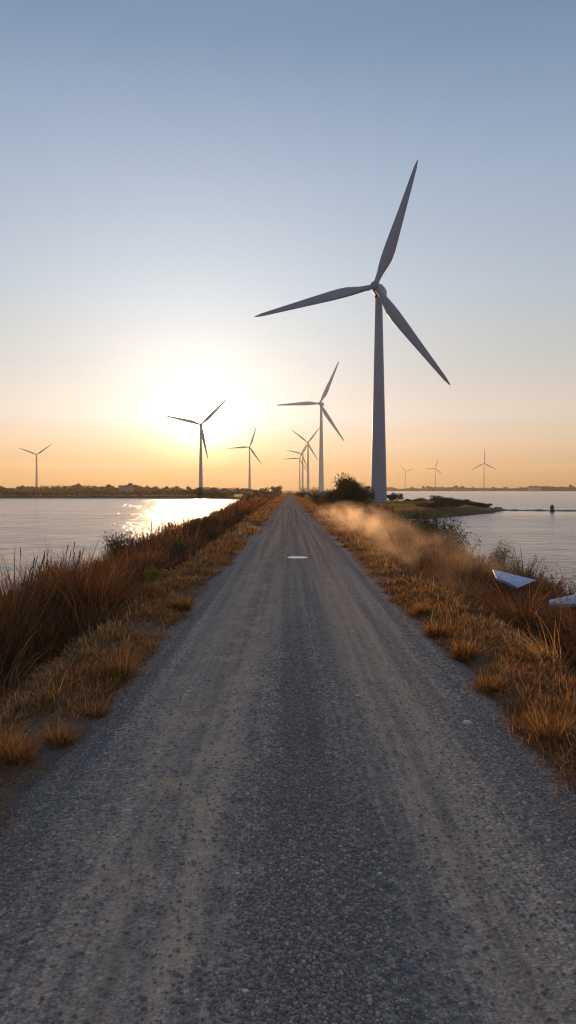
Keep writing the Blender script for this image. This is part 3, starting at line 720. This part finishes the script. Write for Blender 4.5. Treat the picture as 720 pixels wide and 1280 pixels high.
# angles: image plane, degrees anticlockwise from the right
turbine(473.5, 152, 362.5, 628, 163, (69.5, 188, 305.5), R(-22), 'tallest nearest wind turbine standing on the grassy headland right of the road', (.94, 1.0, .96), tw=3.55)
turbine(401.5, 450, 505, 612, 57, (64, 180, 303), R(-18), 'second nearest turbine of the row right of the road, one blade pointing left', tw=3.6)
turbine(385.1, 850, 553.5, 612, 26, (50, 141, 301), R(-15), 'third turbine of the row, with a blade pointing up left', tw=3.7, detail=0)
turbine(378.3, 1000, 567.5, 612, 21, (60, 166, 290), R(-15), 'fourth turbine of the row, second from the road end', tw=3.5, detail=0)
turbine(374.6, 1180, 573, 612, 21, (63, 182, 302), R(-15), 'farthest turbine of the row, closest to the road end', tw=3.3, detail=0)
turbine(251, 520, 531, 610, 44, (45, 167, 281), R(10), 'turbine in the sun glare on the left bank', tw=3.2)
turbine(312, 700, 559, 611, 27, (72, 184, 305), R(5), 'thin turbine between the glare and the road end', tw=2.8)
turbine(45.7, 640, 568.5, 607, 22.5, (37, 158, 272), R(15), 'lone dark turbine at the far left of the photo', tw=2.4)
turbine(506.5, 2000, 589.5, 610, 11, (20, 125, 268), R(0), 'smallest faint turbine on the far shore, left of three', tw=3.2, detail=0)
turbine(544, 1900, 585.5, 610, 13, (76, 182, 318), R(0), 'middle one of three distant turbines on the far right shore', tw=3.4, detail=0)
turbine(605, 1800, 579, 610, 18, (90, 208, 331), R(0), 'largest of three distant turbines on the far right shore, one blade straight up', tw=3.8, detail=0)

# ------------------------------------------------------------------ far banks
def belt(name, label, pts, n, hfn, leaf, depth, mat, seed):
    """irregular scrub or woodland belt along a polyline: clumps of leaf faces"""
    r = np.random.default_rng(seed); pts = np.array(pts, float); seg = np.linalg.norm(np.diff(pts, axis=0), axis=1); cum = np.concatenate([[0], np.cumsum(seg)])
    s = r.random(n)*cum[-1]; x = np.interp(s, cum, pts[:, 0]); y = np.interp(s, cum, pts[:, 1])+r.uniform(0, depth, n)
    hh = hfn(s, y); u = r.random(n)**.7
    z0 = hz(x, y); P = np.stack([x, y, z0+hh*u], 1)
    uu = r.normal(0, 1, (n, 3)); uu /= np.linalg.norm(uu, axis=1)[:, None]; v = np.cross(uu, r.normal(0, 1, (n, 3))); v /= np.linalg.norm(v, axis=1)[:, None]
    sz = (leaf*r.uniform(.5, 1.4, n))[:, None]
    V = np.stack([P-uu*sz*.5, P+v*sz*.3, P+uu*sz*.5, P-v*sz*.3], 1).reshape(-1, 3)
    o = mesh(name, V, np.arange(4)[None]+4*np.arange(n)[:, None], M[mat], attrs={'rnd': np.repeat(np.clip(r.random(n)*.6+fbm(x*.05, y*.05, 4)+.2, 0, 1), 4), 'tt': np.tile([0, .5, 1, .5], n)})
    return tag(o, label, 'scrub', kind='stuff')
belt('shore_reeds', 'brown reeds along the far left shore', [(-420, 318), (-150, 311), (-60, 306), (-36, 300), (-24, 288)], 26000, lambda s, y: 1.5+.9*(vnoise(s*.08, y*.1, 3)), .8, 14, 'leaf_brown', 21)
belt('distant_scrub', 'dark scrub covering the far left bank', [(-420, 440), (-200, 430), (-60, 420), (-14, 400)], 42000, lambda s, y: .8+4.8*np.clip(vnoise(s*.03, y*.02, 8)*.7+vnoise(s*.12, y*.05, 9)*.5, 0, 1)**1.5, 1.2, 90, 'leaf_olive', 22)
belt('distant_woodland', 'thin dark line of woodland on the far right shore', [(130, 1680), (420, 1670), (900, 1690), (1700, 1740)], 42000, lambda s, y: 2.+8.5*np.clip(vnoise(s*.012, y*.01, 12)*.6+vnoise(s*.05, y*.02, 13)*.5, 0, 1)**1.3, 4.2, 110, 'leaf_dark', 23)
belt('roadside_scrub', 'brown scrub along the left side of the road far away', [(-9, 110), (-9, 200), (-12, 300), (-16, 420)], 16000, lambda s, y: .5+2.2*vnoise(s*.06, y*.05, 15), .5, 12, 'leaf_brown', 24)
belt('roadside_scrub', 'brown scrub along the right side of the road far away', [(7, 130), (8, 240), (10, 420)], 12000, lambda s, y: .4+1.4*vnoise(s*.06, y*.05, 16), .5, 12, 'leaf_brown', 25)

rg = np.random.default_rng(55); n_ = 60000
hx_ = rg.uniform(9, 41, n_); hy_ = rg.uniform(70, 186, n_); k_ = sdf(hx_, hy_) > .4; hx_, hy_ = hx_[k_], hy_[k_]; hz_ = hz(hx_, hy_); n_ = len(hx_)
A = Acc(); A.add(*blades(np.stack([hx_, hy_, hz_-.03], 1), rg.uniform(.08, .22, n_)*(1+1.0*np.clip(fbm(hx_*.2, hy_*.2, 3), 0, 1)), .09, rg.random(n_)*6.28, np.abs(rg.normal(.2, .2, n_)), rg.uniform(.2, .9, n_), 2, np.clip(rg.random(n_)*.6+fbm(hx_*.15, hy_*.1, 8)+.2, 0, 1), r=rg))
M['headgrass'] = blade_mat('headland grass', [(0, (.08, .075, .025)), (.5, (.19, .15, .05)), (1, (.38, .26, .10))], .35)
o = A.build('headland_grass', M['headgrass']); tag(o, 'olive and straw coloured grass covering the headland under the tallest turbine', 'grass', kind='stuff')

# countable trees standing above the scrub
def tree_proto(seed, h_, w_, mat):
    r = np.random.default_rng(seed)
    root = empty('tree', (0, 0, 0), 0, 'x', 'tree')
    V, Fq, a, t, cc = leafcloud(r, 1100, w_/2, w_/2, h_*.36, h_*.09, 'round', 11, cz=h_*.62)
    A = Acc(); A.add(V, Fq, a, t); cr = A.build('crown', M[mat], root)
    mb = MB(); mb.tube([(0, 0, -.3), (.05, 0, h_*.2), (-.05, .05, h_*.4), (0, 0, h_*.6)], [h_*.035, h_*.028, h_*.022, h_*.012], 7)
    limbs(mb, cc, h_*.03, r, (0, 0, 0), h_*.35); tr = mb.build('trunk', M['bark'], root)
    return root, [cr, tr]
protos = [tree_proto(900+i, 10, w_, mt) for i, (w_, mt) in enumerate([(9, 'leaf_dark'), (12, 'leaf_olive'), (7, 'leaf_dark'), (14, 'leaf_brown'), (10, 'leaf_olive')])]
used = [False]*5
def put_tree(i, px, Y, hpx, label, group, wide=1.):
    root, ch = protos[i]
    if used[i]:
        r2 = root.copy(); COL.objects.link(r2)
        for c in ch:
            c2 = c.copy(); COL.objects.link(c2); c2.parent = r2
        root = r2
    used[i] = True
    x = atx(px, Y); z = float(hz(np.array([x]), np.array([Y]))[0])
    hgt = (H+m_of(hpx, Y))-z; s = hgt/10
    root.location = (x, Y, z); root.scale = (s*wide, s*wide, s); root.rotation_euler = (0, 0, (px*1.7) % 6.28)
    root['label'] = label; root['group'] = group
    root['category'] = 'tree'
L_TREES = [(3, 9, 'at the far left edge of the photo'), (26, 10.5, 'just left of the lone dark turbine'), (57, 7, 'just right of the lone dark turbine'), (72, 7.5, 'second right of the lone dark turbine'),
           (81, 9, 'third right of the lone dark turbine'), (98, 12.5, 'tall and ragged, right of the lone dark turbine'), (116, 8.5, 'low, right of the ragged tree'), (126, 9, 'low, left of the domed tree'),
           (137, 12, 'domed, left of the little white house'), (151, 10, 'directly behind the little white house'), (165, 13, 'tallest, right of the little white house'), (172, 11.5, 'touching the tallest one on its right'),
           (183, 9.5, 'second right of the tallest one'), (194, 9, 'under the left blade tip of the glare turbine'), (207, 9, 'left of the glare turbine tower'), (219, 8.5, 'near the glare turbine tower, on its left'),
           (236, 8.5, 'touching the glare turbine tower on its left'), (266, 8, 'right of the glare turbine tower'), (281, 6.5, 'left of the thin turbine'), (297, 6, 'touching the thin turbine on its left')]
for k, (px, hp, lb) in enumerate(L_TREES):
    put_tree([1, 0, 4, 3, 2, 1, 4, 0, 3, 2][k % 10], px, 520+13*((k*7) % 11), hp-3.0, 'distant tree on the left bank, '+lb, 'trees along the left bank', 1.+.25*((k*5) % 4))
R_TREES = [(489, 4.5, 'right beside the tallest tower'), (516, 4.5, 'between the smallest and middle distant turbines'), (529, 6, 'left of the middle distant turbine'), (536, 6, 'touching the middle distant turbine on its left'), (552, 4.5, 'just right of the middle distant turbine'), (569, 7, 'standing highest between the middle and largest distant turbines'), (577, 5.5, 'just right of the highest one'), (592, 5, 'left of the largest distant turbine'),
           (617, 4.5, 'just right of the largest distant turbine'), (632, 4.5, 'second right of the largest distant turbine'), (650, 4.5, 'left of the pale far building'), (683, 5.5, 'right of the pale far building'), (714, 8, 'big and dark at the right edge of the photo'), (701, 5, 'left of the big dark tree at the right edge')]
for k, (px, hp, lb) in enumerate(R_TREES):
    put_tree(k % 5, px, 1700+11*((k*5) % 7), hp, 'far right shore tree, '+lb, 'trees along the far right shore', 1.3)
# two tiny far buildings
def house(px, Y, w_, h_, label):
    x = atx(px, Y); z = float(hz(np.array([x]), np.array([Y]))[0])+.0
    root = empty('house', (x, Y, z), .2, label, 'house')
    MB().box((0, 0, h_/2-.3), (w_, w_*.6, h_+.6)).build('wall', M['wall'], root)
    a, b, t = w_/2+.3, w_*.3+.3, h_+w_*.22
    MB().ring([[(-a, -b, h_+.01), (-a, b, h_+.01), (-a, 0, t)], [(a, -b, h_+.01), (a, b, h_+.01), (a, 0, t)]]).build('roof', M['roof'], root)
    for i in range(3): MB().box((-w_*.3+i*w_*.3, -w_*.3-.02, h_*.55), (w_*.1, .08, h_*.35)).build('window', M['glass'], root)
house(157, 405, 7.5, 3.4, 'little white house on the far left bank')
house(668, 1662, 26, 6, 'pale long building on the far right shore')

# ------------------------------------------------------------------ headland rocks, breakwater, marker
def rockmesh(r, sx, sy, sz, n=3, amp=.18):
    a = np.linspace(0, math.pi, 8); b = np.arange(12)*2*math.pi/12; rings = []
    for i, t in enumerate(a):
        rr = np.maximum(.02, np.sin(t)**.7)*(1+r.uniform(-amp, amp, 12)*(0 < i < 7))
        rings.append(np.stack([rr*np.cos(b)*sx, rr*np.sin(b)*sy, np.full(12, -np.cos(t)*sz)+r.normal(0, sz*.08, 12)*(0 < i < 7)], 1))
    m = MB(); m.ring(rings); return m
rr_ = np.random.default_rng(77)
for k in range(13):
    t = k/12.; px = 582+43*t+rr_.uniform(-1, 1); Y = 112+14*t+rr_.uniform(-1, 1.5)
    xx = min(atx(px, Y), 38.6)
    rk = rockmesh(rr_, rr_.uniform(.5, 1.1), rr_.uniform(.4, .7), rr_.uniform(.3, .55)).build('shore_rock', M['rock'], None, False)
    rk.location = (xx, Y, WATER+rr_.uniform(.1, .35)); rk.rotation_euler = (0, 0, rr_.uniform(0, 6))
    ordn = ['first', 'second', 'third', 'fourth', 'fifth', 'sixth', 'seventh', 'eighth', 'ninth', 'tenth', 'eleventh', 'twelfth', 'last'][k]
    tag(rk, f'grey rock at the foot of the headland, {ordn} counting towards its tip', 'rock', 'grey rocks at the foot of the headland')
for k, (px, Y, s_, lb) in enumerate([(503, 74, .8, 'left of the pale boulders beside the cove'), (516, 73, 1.0, 'second of the pale boulders beside the cove'), (529, 76, .85, 'third of the pale boulders, partly behind the leafy bush'), (496, 70, .45, 'smallest of the pale boulders beside the cove')]):
    x = atx(px, Y); rk = rockmesh(rr_, s_, s_*.7, s_*.55, amp=.1).build('boulder', M['palerock'], None, True)
    rk.location = (x, Y, max(WATER, float(hz(np.array([x]), np.array([Y]))[0]))+.15*s_); tag(rk, 'pale rounded boulder, '+lb, 'boulder', 'pale boulders beside the cove')
# breakwater
q = np.linspace(0, 1, 90); bx = 38.6+46*q; by = 126.3-14*q**.9
prof = np.array([(-.7, -.5), (-.45, .08), (-.1, .2), (.25, .17), (.55, .04), (.8, -.5)])
rings = []
for i in range(90):
    j = rr_.normal(0, .05, (6, 2)); p = prof+j
    rings.append(np.stack([np.full(6, bx[i])+j[:, 0], by[i]+p[:, 0], WATER+p[:, 1]], 1))
m_ = MB(); m_.ring(rings); bw = m_.build('breakwater', M['rock'], None, False); tag(bw, 'low dark stone breakwater running right from the headland tip', 'breakwater')
Ym = 119.4; xm = atx(690, Ym)
mk = empty('channel_marker', (xm, Ym, WATER+.12), 0, 'small dark round topped marker standing on the low breakwater', 'marker')
MB().lathe([(.42, -.3), (.42, .25), (.36, .32)], 18).build('base', M['dark'], mk)
MB().lathe([(.2, .32), (.3, .42), (.38, .62), (.34, .85), (.2, 1.0), (.05, 1.04)], 18).build('body', M['dark'], mk, True)
MB().tube([(.05, 0, 1.0), (.08, 0, 1.3)], .04).build('post', M['dark'], mk)

# ------------------------------------------------------------------ pale sheets in the reeds
def sheet(pts, thick, label, seed):
    """pts: four corners (x,Y,z) of a slightly buckled sheet with a folded rim"""
    pts = np.array(pts, float); c = pts.mean(0); n = 14; r = np.random.default_rng(seed)
    root = empty('broken_sheet', tuple(c), 0, label, 'sheet', 'pale sheets dumped in the reeds')
    u = np.linspace(0, 1, n); U, Vv = np.meshgrid(u, u)
    P = (pts[0]*(1-U)[..., None]*(1-Vv)[..., None]+pts[1]*U[..., None]*(1-Vv)[..., None]+pts[2]*U[..., None]*Vv[..., None]+pts[3]*(1-U)[..., None]*Vv[..., None])-c
    nv = np.cross(pts[1]-pts[0], pts[3]-pts[0]); nv /= np.linalg.norm(nv); nv *= np.sign(nv[2])
    P = P+nv*((.006*np.sin(U*34)+.03*fbm(U*3, Vv*3, seed)))[..., None]
    top = P.reshape(-1, 3); bot = top-nv*thick
    f = gridfaces(n, n); V = np.vstack([top, bot]); k = n*n
    per = [i for i in range(n)]+[i*n+n-1 for i in range(1, n)]+[(n-1)*n+i for i in range(n-2, -1, -1)]+[i*n for i in range(n-2, 0, -1)]
    side = np.array([(per[i], per[(i+1) % len(per)], per[(i+1) % len(per)]+k, per[i]+k) for i in range(len(per))])
    mesh('panel', V, [np.vstack([f, f[:, ::-1]+k, side])], M['sheet'], root)
    mb = MB(); e = [P[0, i] for i in range(n)]; mb.tube([p+nv*.02 for p in e], .022, 6); mb.build('rim', M['sheet'], root, True)
    return root
def pix(px, py, Y): return (atx(px, Y), Y, H-(py-612)/F*Y)
sheet([pix(621, 723, 18.6), pix(646, 735, 18.2), pix(670, 725, 19.4), pix(616, 712, 20.3)], .03, 'pale blue sheet lying in the reeds, the farther of two', 3)
sheet([pix(687, 757, 14.2), pix(735, 756, 14.0), pix(740, 738, 15.0), pix(686, 750, 14.8)], .03, 'pale blue sheet at the right edge of the photo, the nearer of two', 4)

# ------------------------------------------------------------------ disc and loose stones on the road
Yd = H*F/(697-612.); xd = atx(372, Yd); zd = float(roadz(np.array([xd]), np.array([Yd]))[0])
dc = empty('round_cover', (xd, Yd, zd), 0, 'flat pale round cover lying in the middle of the gravel road', 'cover')
MB().lathe([(.33, -.04), (.33, .006), (.31, .014), (.27, .014), (.265, .006)], 40).build('rim', M['disc'], dc)
MB().lathe([(.262, -.03), (.262, .009), (.06, .012), (.055, .006), (.01, .006)], 40).build('plate', M['disc'], dc)
for k, (px, py, s_, lb) in enumerate([(584, 903, .045, 'pale flat stone on the right wheel track'), (307, 1237, .016, 'small pale pebble near the bottom of the road'), (475, 1090, .014, 'tiny pale pebble on the middle right of the road'), (447, 868, .03, 'small pale stone right of the road centre'), (297, 1090, .014, 'tiny pale pebble left of the road centre')]):
    Y = H*F/(py-612.); x = atx(px, Y); st = rockmesh(rr_, s_, s_*.7, s_*.4).build('stone', M['palerock']); st.location = (x, Y, float(roadz(np.array([x]), np.array([Y]))[0])+s_*.2); tag(st, lb, 'stone', 'pale stones on the road')

# ------------------------------------------------------------------ drifting dust and haze
def dust(name, c, d, dens, label, seed, scale):
    m, nt, out = newmat('drifting dust'); N = NT(nt); tc = N.n('ShaderNodeTexCoord')
    v = N.n('ShaderNodeVolumePrincipled'); v.inputs['Color'].default_value = (.88, .67, .48, 1); v.inputs['Anisotropy'].default_value = .5
    P = tc.outputs['Object']
    ln = N.n('ShaderNodeVectorMath', operation='LENGTH'); sc_ = N.n('ShaderNodeVectorMath', operation='DIVIDE')
    sc_.inputs[1].default_value = (d[0]/2, d[1]/2, d[2]/2); N.l(P, sc_.inputs[0]); N.l(sc_.outputs[0], ln.inputs[0])
    mp = N.n('ShaderNodeMapping'); mp.inputs['Scale'].default_value = (scale, scale*.45, scale*1.2); mp.inputs['Location'].default_value = (seed, seed*2, 0); N.l(P, mp.inputs[0])
    nz = N.noise(mp.outputs[0], 1., 5, .6)
    fall = N.maprange(ln.outputs['Value'], .35, 1., 1, 0)
    de = N.math('MULTIPLY', N.math('POWER', N.maprange(nz, .46, .72), 1.5), N.math('MULTIPLY', N.math('POWER', fall, 1.3), dens))
    N.l(de, v.inputs['Density']); N.l(v.outputs[0], out.inputs['Volume'])
    # closed rounded hull
    b = MB(); a = np.linspace(0, math.pi, 12)
    b.ring([np.stack([math.sin(max(.03, min(t, math.pi-.03)))*np.cos(np.arange(20)*math.pi/10)*d[0]/2, math.sin(max(.03, min(t, math.pi-.03)))*np.sin(np.arange(20)*math.pi/10)*d[1]/2, np.full(20, -math.cos(t)*d[2]/2)], 1) for t in a])
    o = b.build(name, m); o.location = c; tag(o, label, 'dust', kind='stuff')
DUST = True
if DUST:
    dust('dust_cloud', (4.1, 45, .1), (5.2, 50, 3.0), .30, 'dust drifting off the right side of the road, brightest by the verge', 1.3, .75)
    dust('dust_cloud', (4.3, 25, .0), (4.6, 30, 2.2), .19, 'thin dust hanging over the reeds on the right', 4.1, .9)
HAZE = True
if HAZE:
    m, nt, out = newmat('evening haze'); N = NT(nt); v = N.n('ShaderNodeVolumePrincipled')
    v.inputs['Color'].default_value = (.95, .86, .76, 1); v.inputs['Density'].default_value = .00008; v.inputs['Anisotropy'].default_value = .58
    N.l(v.outputs[0], out.inputs['Volume'])
    b = MB(); b.box((0, 1350, 48), (5900, 3100, 108)); o = b.build('haze', m); tag(o, kind='stuff')

# ------------------------------------------------------------------ world and sun
W_ = bpy.data.worlds.new('World'); sc.world = W_; W_.use_nodes = True; nt = W_.node_tree; nt.nodes.clear(); N = NT(nt)
wo = N.n('ShaderNodeOutputWorld'); bg = N.n('ShaderNodeBackground'); sky = N.n('ShaderNodeTexSky', sky_type='NISHITA')
sky.sun_disc = False; sky.sun_elevation = SUN_EL; sky.sun_rotation = SUN_AZ; sky.altitude = 0; sky.air_density = 1.0; sky.dust_density = 0.0; sky.ozone_density = 1.0
tc = N.n('ShaderNodeTexCoord'); nm = N.n('ShaderNodeVectorMath', operation='NORMALIZE'); N.l(tc.outputs['Generated'], nm.inputs[0])
dt = N.n('ShaderNodeVectorMath', operation='DOT_PRODUCT'); dt.inputs[1].default_value = tuple(S); N.l(nm.outputs[0], dt.inputs[0])
ang = N.math('ARCCOSINE', N.math('MINIMUM', dt.outputs['Value'], .999999))
sz = N.n('ShaderNodeSeparateXYZ'); N.l(nm.outputs[0], sz.inputs[0]); Z = sz.outputs[2]
STR = .12
def lin(c): return tuple(v/STR for v in c)
# colour of the air by height above the horizon
base = N.ramp(Z, [(0, (.38, .19, .085)), (.03, (.52, .305, .16)), (.06, (.64, .445, .29)), (.11, (.64, .53, .42)), (.17, (.52, .49, .465)), (.27, (.41, .465, .535)),
                  (.40, (.30, .385, .51)), (.55, (.145, .235, .385)), (.75, (.15, .20, .30)), (1, (.14, .175, .25))])
# thin low streaks of cloud
cl = N.n('ShaderNodeMapping'); cl.inputs['Scale'].default_value = (3.2, 3.2, 62); N.l(nm.outputs[0], cl.inputs[0])
cn = N.noise(cl.outputs[0], 1.1, 5, .55)
cf = N.math('MULTIPLY', N.maprange(cn, .5, .72), N.math('MULTIPLY', N.maprange(Z, .012, .035), N.maprange(Z, .12, .06)))
base = N.mix(N.math('MULTIPLY', cf, .35), base, (.74, .52, .37))
bv = N.n('ShaderNodeVectorMath', operation='SCALE'); bv.inputs['Scale'].default_value = .88/STR; N.l(base, bv.inputs[0])
nv_ = N.n('ShaderNodeVectorMath', operation='MINIMUM'); nv_.inputs[1].default_value = (4, 4, 4); N.l(sky.outputs[0], nv_.inputs[0])
nv = N.n('ShaderNodeVectorMath', operation='SCALE'); nv.inputs['Scale'].default_value = .15; N.l(nv_.outputs[0], nv.inputs[0])
def addv(a, b):
    vm = N.n('ShaderNodeVectorMath', operation='ADD'); N.l(a, vm.inputs[0]); N.l(b, vm.inputs[1]); return vm.outputs[0]
def glow(amp, sig, c):
    e = N.math('MULTIPLY', N.math('EXPONENT', N.math('MULTIPLY', ang, -1./R(sig))), amp/STR)
    vm = N.n('ShaderNodeVectorMath', operation='SCALE'); vm.inputs[0].default_value = c; N.l(e, vm.inputs['Scale']); return vm.outputs[0]
gl = addv(addv(glow(.69, 7.8, (1, .86, .62)), glow(.27, 20., (.90, .97, 1.10))), glow(3.6, 1.3, (1, .9, .68)))
ext = N.ramp(Z, [(0, (.22, .05, .0)), (.03, (.42, .19, .03)), (.06, (.86, .64, .36)), (.10, (1, 1, 1))])
gm = N.n('ShaderNodeVectorMath', operation='MULTIPLY'); N.l(gl, gm.inputs[0]); N.l(ext, gm.inputs[1])
col = addv(addv(bv.outputs[0], nv.outputs[0]), gm.outputs[0])
N.l(col, bg.inputs[0]); bg.inputs[1].default_value = STR; N.l(bg.outputs[0], wo.inputs[0])

sd = bpy.data.lights.new('sun', 'SUN'); sd.energy = 4.0; sd.angle = R(.55); sd.color = (1, .59, .28)
so = bpy.data.objects.new('sun', sd); COL.objects.link(so); so.rotation_euler = (-S).to_track_quat('-Z', 'Y').to_euler(); so.location = (0, 0, 60)

cam = bpy.data.cameras.new('camera'); co = bpy.data.objects.new('camera', cam); COL.objects.link(co); sc.camera = co
co.location = (0, 0, H); co.rotation_euler = (R(90), 0, 0)
cam.sensor_fit = 'VERTICAL'; cam.sensor_height = 24; cam.sensor_width = 24; cam.lens = 24*F/1280; cam.shift_y = -28/1280.; cam.shift_x = -2/1280.
cam.clip_start = .1; cam.clip_end = 20000
vs = sc.view_settings; vs.view_transform = 'Standard'; vs.look = 'None'; vs.gamma = 1; vs.use_curve_mapping = False; vs.exposure = 0.0
sc.cycles.use_denoising = True; sc.cycles.pixel_filter_type = 'BLACKMAN_HARRIS'; sc.cycles.filter_width = 1.15
sc.cycles.volume_bounces = 1; sc.cycles.volume_step_rate = 2.; sc.cycles.max_bounces = 6; sc.cycles.transparent_max_bounces = 8
